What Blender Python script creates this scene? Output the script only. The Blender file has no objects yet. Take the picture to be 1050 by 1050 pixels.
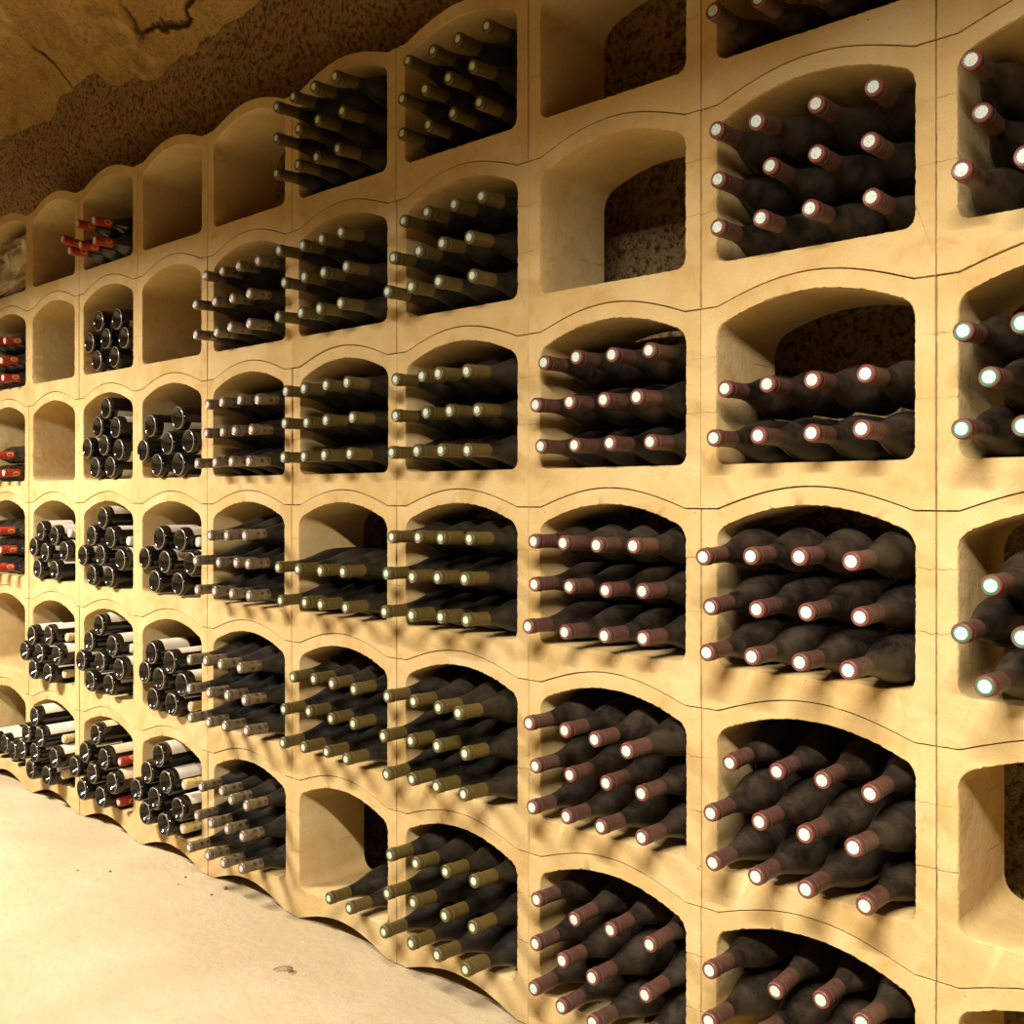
import bpy, bmesh, math, random
from mathutils import Vector, Quaternion, noise

random.seed(7)
scene = bpy.context.scene
COL = scene.collection
PI = math.pi

# ------------------------------------------------------------------ measures (metres)
W = 0.44            # width of one stone cell
H = 0.37936         # height of one stone cell
DEEP = 0.228        # depth of a cell
X0 = -0.61627       # world x where the second column from the right ends
CAM_H = 1.1605
CAM_D = 1.6756
FLOOR_IN = 0.083    # height of the shelf inside a cell above the cell's feet
ARCH = 0.041
WALL_Y = 0.40       # rock wall behind the cells


def cell_x(c):
    return X0 - W * (c + 0.5)


# ------------------------------------------------------------------ node helpers
class NT:
    def __init__(self, name):
        self.m = bpy.data.materials.new(name)
        self.m.use_nodes = True
        self.t = self.m.node_tree
        self.b = self.t.nodes['Principled BSDF']

    def n(self, kind, **kw):
        nd = self.t.nodes.new(kind)
        for k, v in kw.items():
            setattr(nd, k, v)
        return nd

    def link(self, a, b):
        self.t.links.new(a, b)

    def coords(self, rnd=True, scale=(1, 1, 1)):
        tc = self.n('ShaderNodeTexCoord')
        mp = self.n('ShaderNodeMapping')
        mp.inputs['Scale'].default_value = scale
        self.link(tc.outputs['Object'], mp.inputs['Vector'])
        if rnd:
            oi = self.n('ShaderNodeObjectInfo')
            mu = self.n('ShaderNodeMath', operation='MULTIPLY')
            mu.inputs[1].default_value = 37.0
            self.link(oi.outputs['Random'], mu.inputs[0])
            cb = self.n('ShaderNodeCombineXYZ')
            self.link(mu.outputs[0], cb.inputs[0])
            self.link(mu.outputs[0], cb.inputs[2])
            self.link(cb.outputs[0], mp.inputs['Location'])
        return mp.outputs[0]

    def noise(self, vec, scale, detail=4.0, rough=0.55, dist=0.0):
        nd = self.n('ShaderNodeTexNoise')
        nd.inputs['Scale'].default_value = scale
        nd.inputs['Detail'].default_value = detail
        nd.inputs['Roughness'].default_value = rough
        nd.inputs['Distortion'].default_value = dist
        self.link(vec, nd.inputs['Vector'])
        return nd.outputs['Fac']

    def ramp(self, fac, stops, interp='LINEAR'):
        nd = self.n('ShaderNodeValToRGB')
        cr = nd.color_ramp
        cr.interpolation = interp
        while len(cr.elements) < len(stops):
            cr.elements.new(0.5)
        for e, (p, c) in zip(cr.elements, stops):
            e.position = p
            e.color = (c, c, c, 1) if isinstance(c, (int, float)) else (*c, 1)
        self.link(fac, nd.inputs['Fac'])
        return nd.outputs['Color']

    def mix(self, fac, a, b, blend='MIX'):
        nd = self.n('ShaderNodeMix', data_type='RGBA', blend_type=blend)
        for v, i in ((fac, 0), (a, 6), (b, 7)):
            if isinstance(v, (int, float)):
                nd.inputs[i].default_value = v
            elif isinstance(v, tuple):
                nd.inputs[i].default_value = (*v, 1)
            else:
                self.link(v, nd.inputs[i])
        return nd.outputs[2]

    def math(self, op, a, b=None, clamp=False):
        nd = self.n('ShaderNodeMath', operation=op, use_clamp=clamp)
        for i, v in enumerate((a, b)):
            if v is None:
                continue
            if isinstance(v, (int, float)):
                nd.inputs[i].default_value = v
            else:
                self.link(v, nd.inputs[i])
        return nd.outputs[0]

    def bump(self, height, dist=0.001, strength=1.0, prev=None):
        nd = self.n('ShaderNodeBump')
        nd.inputs['Distance'].default_value = dist
        nd.inputs['Strength'].default_value = strength
        self.link(height, nd.inputs['Height'])
        if prev is not None:
            self.link(prev, nd.inputs['Normal'])
        return nd.outputs[0]

    def xyz(self):
        tc = self.n('ShaderNodeTexCoord')
        sp = self.n('ShaderNodeSeparateXYZ')
        self.link(tc.outputs['Object'], sp.inputs[0])
        return sp.outputs

    def out(self, color=None, rough=None, normal=None, metal=None, spec=None):
        for v, k in ((color, 'Base Color'), (rough, 'Roughness'), (normal, 'Normal'), (metal, 'Metallic'), (spec, 'Specular IOR Level')):
            if v is None:
                continue
            if isinstance(v, (int, float)):
                self.b.inputs[k].default_value = v
            elif isinstance(v, tuple):
                self.b.inputs[k].default_value = (*v, 1)
            else:
                self.link(v, self.b.inputs[k])
        return self.m


# ------------------------------------------------------------------ materials
def mat_cell_stone():
    k = NT('reconstituted_stone')
    v = k.coords()
    big = k.noise(v, 5.0, 4, 0.6)
    base = k.ramp(big, [(0.26, (0.345, 0.215, 0.068)), (0.5, (0.41, 0.283, 0.110)), (0.75, (0.46, 0.345, 0.160))])
    st = k.noise(v, 11.0, 5, 0.65, 0.6)
    base = k.mix(k.ramp(st, [(0.54, 0.0), (0.70, 0.55)]), base, (0.31, 0.175, 0.042))
    grain = k.noise(v, 260.0, 3, 0.7)
    base = k.mix(k.ramp(grain, [(0.30, 0.30), (0.48, 0.0)]), base, (0.22, 0.145, 0.055))
    # pour marks across the side webs
    o = k.xyz()
    ax = k.math('ABSOLUTE', o[0])
    web = k.math('GREATER_THAN', ax, 0.186)
    wob = k.math('MULTIPLY', k.math('SUBTRACT', k.noise(v, 55.0, 3), 0.5), 0.012)
    zz = k.math('ADD', o[2], wob)
    lines = None
    for zc in (0.180, 0.284):
        d = k.math('ABSOLUTE', k.math('SUBTRACT', zz, zc))
        l = k.math('SUBTRACT', 1.0, k.math('DIVIDE', d, 0.0016), True)
        lines = l if lines is None else k.math('MAXIMUM', lines, l)
    patch = k.ramp(k.noise(v, 16.0, 2), [(0.40, 0.15), (0.62, 1.0)])
    lines = k.math('MULTIPLY', k.math('MULTIPLY', lines, web), patch)
    base = k.mix(k.math('MULTIPLY', lines, 0.55), base, (0.18, 0.10, 0.034))
    # a few small pits
    vo = k.n('ShaderNodeTexVoronoi')
    vo.inputs['Scale'].default_value = 42.0
    k.link(v, vo.inputs['Vector'])
    pit = k.ramp(vo.outputs['Distance'], [(0.05, 1.0), (0.12, 0.0)])
    pit = k.math('MULTIPLY', pit, k.ramp(k.noise(v, 9.0, 1), [(0.55, 0.0), (0.66, 1.0)]))
    base = k.mix(k.math('MULTIPLY', pit, 0.5), base, (0.19, 0.115, 0.043))
    nb = k.bump(k.noise(v, 330.0, 3, 0.7), 0.0012, 0.55)
    nb = k.bump(k.noise(v, 34.0, 4, 0.6), 0.004, 0.45, nb)
    h = k.math('SUBTRACT', 1.0, k.math('MAXIMUM', lines, pit))
    nb = k.bump(h, 0.0014, 0.8, nb)
    return k.out(base, 0.9, nb, spec=0.15)


def mat_rock():
    k = NT('cellar_rock')
    v = k.coords(False)
    a = k.noise(v, 2.2, 5, 0.6)
    base = k.ramp(a, [(0.3, (0.35, 0.220, 0.078)), (0.7, (0.48, 0.32, 0.126))])
    g = k.noise(v, 62.0, 5, 0.72)
    base = k.mix(k.ramp(g, [(0.40, 0.92), (0.52, 0.0)]), base, (0.07, 0.035, 0.012))
    base = k.mix(k.ramp(g, [(0.56, 0.0), (0.68, 0.55)]), base, (0.48, 0.32, 0.12))
    nb = k.bump(k.noise(v, 62.0, 5, 0.72), 0.03, 0.9)
    return k.out(base, 0.95, nb, spec=0.1)


def mat_vault():
    k = NT('vault_limestone')
    v = k.coords(False)
    a = k.noise(v, 1.7, 6, 0.6, 0.5)
    base = k.ramp(a, [(0.3, (0.30, 0.175, 0.048)), (0.55, (0.39, 0.238, 0.068)), (0.75, (0.48, 0.315, 0.105))])
    b = k.noise(v, 7.0, 6, 0.65, 1.0)
    base = k.mix(k.ramp(b, [(0.35, 0.55), (0.5, 0.0)]), base, (0.15, 0.085, 0.024))
    base = k.mix(k.ramp(b, [(0.62, 0.0), (0.74, 0.5)]), base, (0.46, 0.33, 0.13))
    g = k.noise(v, 70.0, 5, 0.7)
    base = k.mix(k.ramp(g, [(0.38, 0.5), (0.5, 0.0)]), base, (0.10, 0.055, 0.016))
    # crevices between the slabs, broken up along their length, with paler chipped lips
    wn = k.n('ShaderNodeTexNoise')
    wn.inputs['Scale'].default_value = 2.6
    wn.inputs['Detail'].default_value = 5.0
    k.link(v, wn.inputs['Vector'])
    wv = k.n('ShaderNodeVectorMath', operation='MULTIPLY_ADD')
    wv.inputs[1].default_value = (0.55, 0.55, 0.55)
    k.link(wn.outputs['Color'], wv.inputs[0])
    k.link(v, wv.inputs[2])
    vo = k.n('ShaderNodeTexVoronoi', feature='DISTANCE_TO_EDGE')
    vo.inputs['Scale'].default_value = 1.15
    k.link(wv.outputs[0], vo.inputs['Vector'])
    part = k.ramp(k.noise(v, 1.9, 2), [(0.46, 0.0), (0.54, 1.0)])
    cr = k.math('MULTIPLY', k.ramp(vo.outputs['Distance'], [(0.006, 1.0), (0.018, 0.0)]), part)
    lip = k.math('MULTIPLY', k.ramp(vo.outputs['Distance'], [(0.02, 1.0), (0.07, 0.0)]), k.ramp(k.noise(v, 5.0, 3), [(0.5, 0.0), (0.6, 0.6)]))
    base = k.mix(lip, base, (0.56, 0.385, 0.14))
    base = k.mix(cr, base, (0.035, 0.02, 0.006))
    nb = k.bump(k.noise(v, 9.0, 8, 0.65), 0.03, 0.6)
    nb = k.bump(k.math('SUBTRACT', lip, k.math('MULTIPLY', cr, 2.0)), 0.02, 0.8, nb)
    nb = k.bump(k.noise(v, 75.0, 5, 0.7), 0.008, 0.7, nb)
    return k.out(base, 0.95, nb, spec=0.1)


def mat_plaster():
    k = NT('ochre_plaster')
    v = k.coords(False)
    a = k.noise(v, 1.5, 5, 0.6)
    base = k.ramp(a, [(0.3, (0.085, 0.052, 0.020)), (0.7, (0.13, 0.082, 0.033))])
    nb = k.bump(k.noise(v, 20.0, 6, 0.65), 0.01, 0.5)
    return k.out(base, 0.95, nb, spec=0.1)


def mat_floor():
    k = NT('sandy_limestone_floor')
    v = k.coords(False)
    a = k.noise(v, 2.3, 6, 0.6, 0.3)
    base = k.ramp(a, [(0.3, (0.30, 0.222, 0.112)), (0.55, (0.335, 0.258, 0.140)), (0.75, (0.37, 0.295, 0.170))])
    b = k.noise(v, 14.0, 5, 0.7, 0.8)
    base = k.mix(k.ramp(b, [(0.54, 0.0), (0.70, 0.5)]), base, (0.31, 0.21, 0.085))
    g = k.noise(v, 120.0, 3, 0.7)
    base = k.mix(k.ramp(g, [(0.28, 0.35), (0.42, 0.0)]), base, (0.25, 0.16, 0.065))
    sp = k.noise(v, 38.0, 2, 0.5)
    base = k.mix(k.ramp(sp, [(0.72, 0.0), (0.78, 0.5)]), base, (0.19, 0.115, 0.043))
    nb = k.bump(k.noise(v, 22.0, 7, 0.68), 0.012, 0.6)
    nb = k.bump(k.noise(v, 160.0, 3, 0.7), 0.0015, 0.4, nb)
    return k.out(base, 0.92, nb, spec=0.12)


def mat_glass(name, deep, dust, lo, hi, rough):
    """near-black bottle glass under cellar dust"""
    k = NT(name)
    v = k.coords()
    a = k.noise(v, 16.0, 5, 0.65, 0.4)
    f = k.ramp(a, [(0.36, lo), (0.66, hi)])
    fine = k.noise(v, 180.0, 3, 0.7)
    f2 = k.math('MULTIPLY', f, k.ramp(fine, [(0.25, 0.75), (0.7, 1.1)]), True)
    col = k.mix(f2, deep, dust)
    r = k.math('ADD', k.math('MULTIPLY', f2, 0.9), rough, True)
    return k.out(col, r, None, spec=0.28)


def mat_capsule(name, c1, c2, rough, metal=0.0, spots=None, emblem=None, wear=None):
    k = NT(name)
    v = k.coords()
    a = k.noise(v, 40.0, 4, 0.6)
    base = k.ramp(a, [(0.3, c1), (0.7, c2)])
    o = k.xyz()
    if wear:
        w = k.noise(v, 90.0, 4, 0.7)
        base = k.mix(k.ramp(w, [(0.52, 0.0), (0.70, 0.6)]), base, wear)
    ang = k.math('ARCTAN2', o[0], o[2])
    # distance from the mouth along the capsule (the mouth is at local y = -0.30)
    d = k.math('ADD', o[1], 0.30)
    if wear:
        base = k.mix(k.ramp(k.math('MULTIPLY', d, 100.0), [(0.18, 0.85), (0.42, 0.0)]), base, (0.125, 0.022, 0.014))
    if spots:
        # rosettes stamped round the sleeve in two rows
        u = k.math('MULTIPLY', ang, 5.0 / (2 * PI))
        fu = k.math('SUBTRACT', k.math('FRACT', k.math('ADD', u, 10.0)), 0.5)
        du = k.math('MULTIPLY', fu, 2 * PI * 0.0142 / 5.0)
        best = None
        for cy in (0.036, 0.057):
            dy = k.math('SUBTRACT', d, cy)
            rr = k.math('SQRT', k.math('ADD', k.math('MULTIPLY', du, du), k.math('MULTIPLY', dy, dy)))
            ring = k.ramp(rr, [(0.0, 1.0), (0.0022, 0.35), (0.0042, 1.0), (0.0060, 1.0), (0.0064, 0.0)])
            best = ring if best is None else k.math('MAXIMUM', best, ring)
        base = k.mix(k.math('MULTIPLY', best, 0.85), base, spots)
    if emblem:
        # an upright gold oval ring with a bar inside and two bands near the foot of the sleeve
        u = k.math('MULTIPLY', ang, 2.0 / (2 * PI))
        fu = k.math('SUBTRACT', k.math('FRACT', k.math('ADD', u, 10.0)), 0.5)
        du = k.math('MULTIPLY', fu, 2 * PI * 0.0142 / 2.0 / 0.0085)
        dy = k.math('DIVIDE', k.math('SUBTRACT', d, 0.044), 0.0125)
        rr = k.math('SQRT', k.math('ADD', k.math('MULTIPLY', du, du), k.math('MULTIPLY', dy, dy)))
        ring = k.ramp(rr, [(0.0, 0.0), (0.30, 0.0), (0.34, 0.8), (0.44, 0.0), (0.74, 0.0), (0.78, 1.0), (0.95, 1.0), (1.0, 0.0)])
        band = k.ramp(k.math('MULTIPLY', d, 10.0), [(0.0, 0.0), (0.66, 0.0), (0.67, 1.0), (0.69, 1.0), (0.70, 0.0)])
        base = k.mix(k.math('MULTIPLY', k.math('MAXIMUM', ring, band), 0.8), base, emblem)
    return k.out(base, rough, k.bump(k.noise(v, 130.0, 3, 0.6), 0.0004, 0.5), metal=metal, spec=0.35)


def mat_stamp(name, centre, pattern, ring, r_white, rad, teeth):
    """round revenue stamp on the end of a capsule; local radius measured round the bottle's axis"""
    k = NT(name)
    o = k.xyz()
    v = k.coords()
    rr = k.math('SQRT', k.math('ADD', k.math('MULTIPLY', o[0], o[0]), k.math('MULTIPLY', o[2], o[2])))
    ang = k.math('ARCTAN2', o[0], o[2])
    saw = k.math('ABSOLUTE', k.math('SINE', k.math('MULTIPLY', ang, teeth)))
    rj = k.math('ADD', rr, k.math('MULTIPLY', saw, -0.0012))
    rn = k.math('DIVIDE', rj, rad)
    col = k.mix(k.ramp(rn, [(r_white - 0.04, 0.0), (r_white, 1.0)]), centre, ring)
    # engraved rosette inside the white field
    ro = k.math('SINE', k.math('MULTIPLY', rr, 3800.0))
    ra = k.math('SINE', k.math('MULTIPLY', ang, 8.0))
    eng = k.math('MULTIPLY', ro, ra)
    inside = k.ramp(rn, [(0.0, 0.5), (r_white - 0.12, 0.9), (r_white - 0.05, 0.0)])
    col = k.mix(k.math('MULTIPLY', k.ramp(eng, [(0.15, 0.0), (0.6, 0.34)]), inside), col, pattern)
    dirt = k.noise(v, 260.0, 3, 0.6)
    col = k.mix(k.ramp(dirt, [(0.53, 0.0), (0.66, 0.6)]), col, ring)
    return k.out(col, 0.6, None, spec=0.3)


def mat_paper(name, c1, c2):
    k = NT(name)
    v = k.coords()
    a = k.noise(v, 22.0, 5, 0.6)
    base = k.ramp(a, [(0.3, c1), (0.7, c2)])
    return k.out(base, 0.75, k.bump(k.noise(v, 200.0, 3, 0.6), 0.0003, 0.5), spec=0.2)


def mat_pale_rock():
    k = NT('pale_limestone')
    v = k.coords(False)
    a = k.noise(v, 9.0, 6, 0.7, 0.6)
    base = k.ramp(a, [(0.36, (0.18, 0.14, 0.08)), (0.5, (0.42, 0.35, 0.22)), (0.68, (0.56, 0.49, 0.34))])
    return k.out(base, 0.95, k.bump(k.noise(v, 40.0, 6, 0.7), 0.01, 0.8), spec=0.1)


M = {}
M['stone'] = mat_cell_stone()
M['rock'] = mat_rock()
M['vault'] = mat_vault()
M['plaster'] = mat_plaster()
M['floor'] = mat_floor()
M['pale'] = mat_pale_rock()
M['glass_dusty'] = mat_glass('dusty_bottle_glass', (0.006, 0.0045, 0.003), (0.076, 0.048, 0.022), 0.0, 0.36, 0.32)
M['glass_green'] = mat_glass('dark_green_bottle_glass', (0.005, 0.0048, 0.0028), (0.066, 0.042, 0.019), 0.0, 0.28, 0.30)
def mat_base_glass():
    k = NT('black_glass_with_painted_rim_glint')
    v = k.coords()
    o = k.xyz()
    rr = k.math('SQRT', k.math('ADD', k.math('MULTIPLY', o[0], o[0]), k.math('MULTIPLY', o[2], o[2])))
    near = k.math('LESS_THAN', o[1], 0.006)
    ring = k.ramp(k.math('MULTIPLY', rr, 20.0), [(0.0, 0.0), (0.655, 0.0), (0.668, 1.0), (0.690, 1.0), (0.702, 0.0)])  # pale ring paints the bright glass-edge highlight round the base rim into the colour
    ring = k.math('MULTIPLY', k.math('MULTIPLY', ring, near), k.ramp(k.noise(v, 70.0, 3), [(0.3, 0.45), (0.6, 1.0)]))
    a = k.noise(v, 30.0, 4, 0.6)
    punt = k.math('MULTIPLY', k.math('LESS_THAN', rr, 0.0318), k.math('LESS_THAN', o[1], 0.05))
    film = k.math('MULTIPLY', punt, k.ramp(a, [(0.35, 0.0), (0.7, 0.14)]))
    film = k.math('MAXIMUM', film, k.ramp(a, [(0.5, 0.0), (0.8, 0.12)]))
    col = k.mix(film, (0.006, 0.005, 0.003), (0.11, 0.085, 0.045))
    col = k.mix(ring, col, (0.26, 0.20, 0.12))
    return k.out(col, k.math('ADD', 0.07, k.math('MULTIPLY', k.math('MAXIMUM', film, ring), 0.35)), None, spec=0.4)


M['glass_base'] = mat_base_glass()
M['glass_clean'] = mat_glass('clean_black_bottle_glass', (0.007, 0.006, 0.004), (0.22, 0.16, 0.09), 0.0, 0.10, 0.12)
M['maroon'] = mat_capsule('maroon_capsule', (0.046, 0.0185, 0.011), (0.070, 0.030, 0.017), 0.48, wear=(0.085, 0.050, 0.032))
M['olive'] = mat_capsule('olive_capsule', (0.052, 0.034, 0.0062), (0.072, 0.048, 0.0095), 0.45)
M['silver'] = mat_capsule('silvered_capsule', (0.095, 0.068, 0.032), (0.175, 0.130, 0.070), 0.30, 0.35, spots=(0.035, 0.021, 0.013))
M['red'] = mat_capsule('bright_red_capsule', (0.20, 0.014, 0.005), (0.26, 0.023, 0.008), 0.38, emblem=(0.75, 0.42, 0.13))
M['yellow'] = mat_capsule('pale_yellow_capsule', (0.38, 0.27, 0.085), (0.43, 0.32, 0.13), 0.45, spots=(0.24, 0.12, 0.03))
M['cream'] = mat_capsule('cream_capsule', (0.38, 0.32, 0.21), (0.43, 0.37, 0.26), 0.5)
M['stamp_green'] = mat_stamp('green_ringed_stamp', (0.43, 0.43, 0.39), (0.27, 0.19, 0.17), (0.014, 0.105, 0.036), 0.70, 0.0126, 11)
M['stamp_pale'] = mat_stamp('white_and_green_stamp', (0.43, 0.45, 0.37), (0.17, 0.25, 0.15), (0.035, 0.12, 0.06), 0.84, 0.0108, 7)
M['stamp_olive'] = mat_stamp('pale_green_stamp', (0.40, 0.44, 0.31), (0.22, 0.29, 0.17), (0.09, 0.13, 0.06), 0.76, 0.0096, 12)
M['stamp_pink'] = mat_stamp('pinkish_stamp', (0.46, 0.40, 0.36), (0.28, 0.15, 0.13), (0.17, 0.115, 0.085), 0.76, 0.0100, 9)
M['stamp_plain'] = mat_stamp('cream_stamp', (0.46, 0.38, 0.30), (0.33, 0.22, 0.17), (0.28, 0.16, 0.10), 0.86, 0.0120, 10)
M['label'] = mat_paper('cream_label_paper', (0.44, 0.37, 0.25), (0.48, 0.415, 0.29))
M['label_tan'] = mat_paper('tan_label_paper', (0.40, 0.30, 0.15), (0.44, 0.345, 0.19))
M['twig'] = mat_paper('dry_straw', (0.10, 0.055, 0.018), (0.17, 0.10, 0.035))


# ------------------------------------------------------------------ object helpers
def link_mesh(name, me, mat=None, parent=None):
    o = bpy.data.objects.new(name, me)
    if mat is not None and not me.materials:
        me.materials.append(mat)
    COL.objects.link(o)
    if parent is not None:
        o.parent = parent
    return o


def finish(bm, name, smooth=True, angle=38):
    bmesh.ops.recalc_face_normals(bm, faces=bm.faces)
    me = bpy.data.meshes.new(name)
    bm.to_mesh(me)
    bm.free()
    if smooth:
        for p in me.polygons:
            p.use_smooth = True
        me.set_sharp_from_angle(angle=math.radians(angle))
    return me


def tag(o, label, cat, group=None):
    o['label'] = label
    o['category'] = cat
    if group:
        o['group'] = group


def lathe(prof, seg=32, base_y=0.0, sgn=1.0, cap_start=True, cap_end=True, smooth_angle=38, name='lathe'):
    """profile of (distance, radius) turned round the local Y axis"""
    bm = bmesh.new()
    rings = []
    for d, r in prof:
        y = base_y + sgn * d
        if r < 1e-6:
            rings.append([bm.verts.new((0, y, 0))])
        else:
            rings.append([bm.verts.new((r * math.cos(2 * PI * i / seg), y, r * math.sin(2 * PI * i / seg))) for i in range(seg)])
    for a, b in zip(rings, rings[1:]):
        for i in range(seg):
            j = (i + 1) % seg
            if len(a) == 1 and len(b) == 1:
                continue
            if len(a) == 1:
                bm.faces.new((a[0], b[i], b[j]))
            elif len(b) == 1:
                bm.faces.new((a[i], a[j], b[0]))
            else:
                bm.faces.new((a[i], a[j], b[j], b[i]))
    return finish(bm, name, True, smooth_angle)


# ------------------------------------------------------------------ the stone cell
def cell_mesh(seed):
    rnd = random.Random(seed)
    hw, zt = W / 2 - 0.0012, H - 0.0022
    a = 0.184

    def arc(x):
        t = min(1.0, abs(x) / a)
        s = 1 - t * t
        # soft foot where the arch runs out on the shoulder
        return ARCH * (s * s * 0.18 + s * 0.82)

    b = 0.185
    spring, peak = 0.338, 0.385

    def arch_in(x):
        return spring + (peak - spring) * (1 - (x / b) ** 2)

    def fil(x, r):
        u = abs(x) - (b - r)
        return 0.0 if u <= 0 else r - math.sqrt(max(0.0, r * r - u * u))

    # fractions along one horizontal side: dense near the corners
    NF = 64
    fr = []
    for i in range(NF + 1):
        t = -1 + 2 * i / NF
        s = math.copysign(1 - (1 - abs(t)) ** 1.7, t)
        fr.append(0.55 * t + 0.45 * s)
    NV = 40

    def loops(rb, rt, jit, grow):
        inner = []
        for f in fr[:-1]:
            x = f * b
            inner.append((x, FLOOR_IN + fil(x, rb)))
        for i in range(NV):
            inner.append((b, FLOOR_IN + rb + (spring - rt - FLOOR_IN - rb) * i / NV))
        for f in reversed(fr[1:]):
            x = f * b
            inner.append((x, arch_in(x) - fil(x, rt)))
        for i in range(NV):
            inner.append((-b, spring - rt - (spring - rt - FLOOR_IN - rb) * i / NV))
        return offset(inner, grow, jit)

    def outer(shrink, jit):
        o = []
        for f in fr[:-1]:
            x = f * hw
            o.append((x, arc(x)))
        for i in range(NV):
            o.append((hw, zt * i / NV))
        for f in reversed(fr[1:]):
            x = f * hw
            o.append((x, zt + arc(x)))
        for i in range(NV):
            o.append((-hw, zt - zt * i / NV))
        return offset(o, -shrink, jit)

    def offset(pts, g, jit):
        n = len(pts)
        out = []
        for i, (x, z) in enumerate(pts):
            x0, z0 = pts[i - 1]
            x1, z1 = pts[(i + 1) % n]
            tx, tz = x1 - x0, z1 - z0
            l = math.hypot(tx, tz) or 1.0
            nx, nz = tz / l, -tx / l          # outwards for a counter-clockwise loop
            q = g + (abs(rnd.gauss(0, jit)) if jit else 0.0)
            out.append((x + nx * q, z + nz * q))
        return out

    bm = bmesh.new()

    def ring(pts, y, wob=0.0):
        return [bm.verts.new((x, y + (rnd.gauss(0, wob) if wob else 0.0), z)) for x, z in pts]

    R = [
        ring(outer(0.0, 0), DEEP),
        ring(outer(0.0, 0), 0.0014),
        ring(outer(0.0009, 0.0004), 0.0),
        ring(loops(0.020, 0.018, 0.0011, 0.0010), 0.0),
        ring(loops(0.020, 0.018, 0.0010, 0.0), 0.0022),
        ring(loops(0.020, 0.018, 0, 0.0), 0.0055),
        ring(loops(0.022, 0.019, 0, 0.0), 0.05),
        ring(loops(0.026, 0.022, 0, 0.001), 0.14),
        ring(loops(0.036, 0.030, 0, 0.002), DEEP),
    ]
    n = len(R[0])
    for k in range(len(R)):
        A, B = R[k], R[(k + 1) % len(R)]
        for i in range(n):
            j = (i + 1) % n
            bm.faces.new((A[i], A[j], B[j], B[i]))
    me = finish(bm, 'stone_cell', True, 40)
    me.materials.append(M['stone'])
    return me


CELL_MESHES = [cell_mesh(s) for s in (3, 14, 25, 36, 47)]

ROWS = ['bottom row', 'second row up', 'third row up', 'fourth row up', 'fifth row up', 'top row']
COLS = {-1: 'rightmost column', 0: 'second column from right', 1: 'third column from right', 2: 'fourth column from right',
        3: 'fifth column from right', 4: 'fifth column from left', 5: 'fourth column from left', 6: 'third column from left',
        7: 'second column from left', 8: 'leftmost column'}

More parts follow.
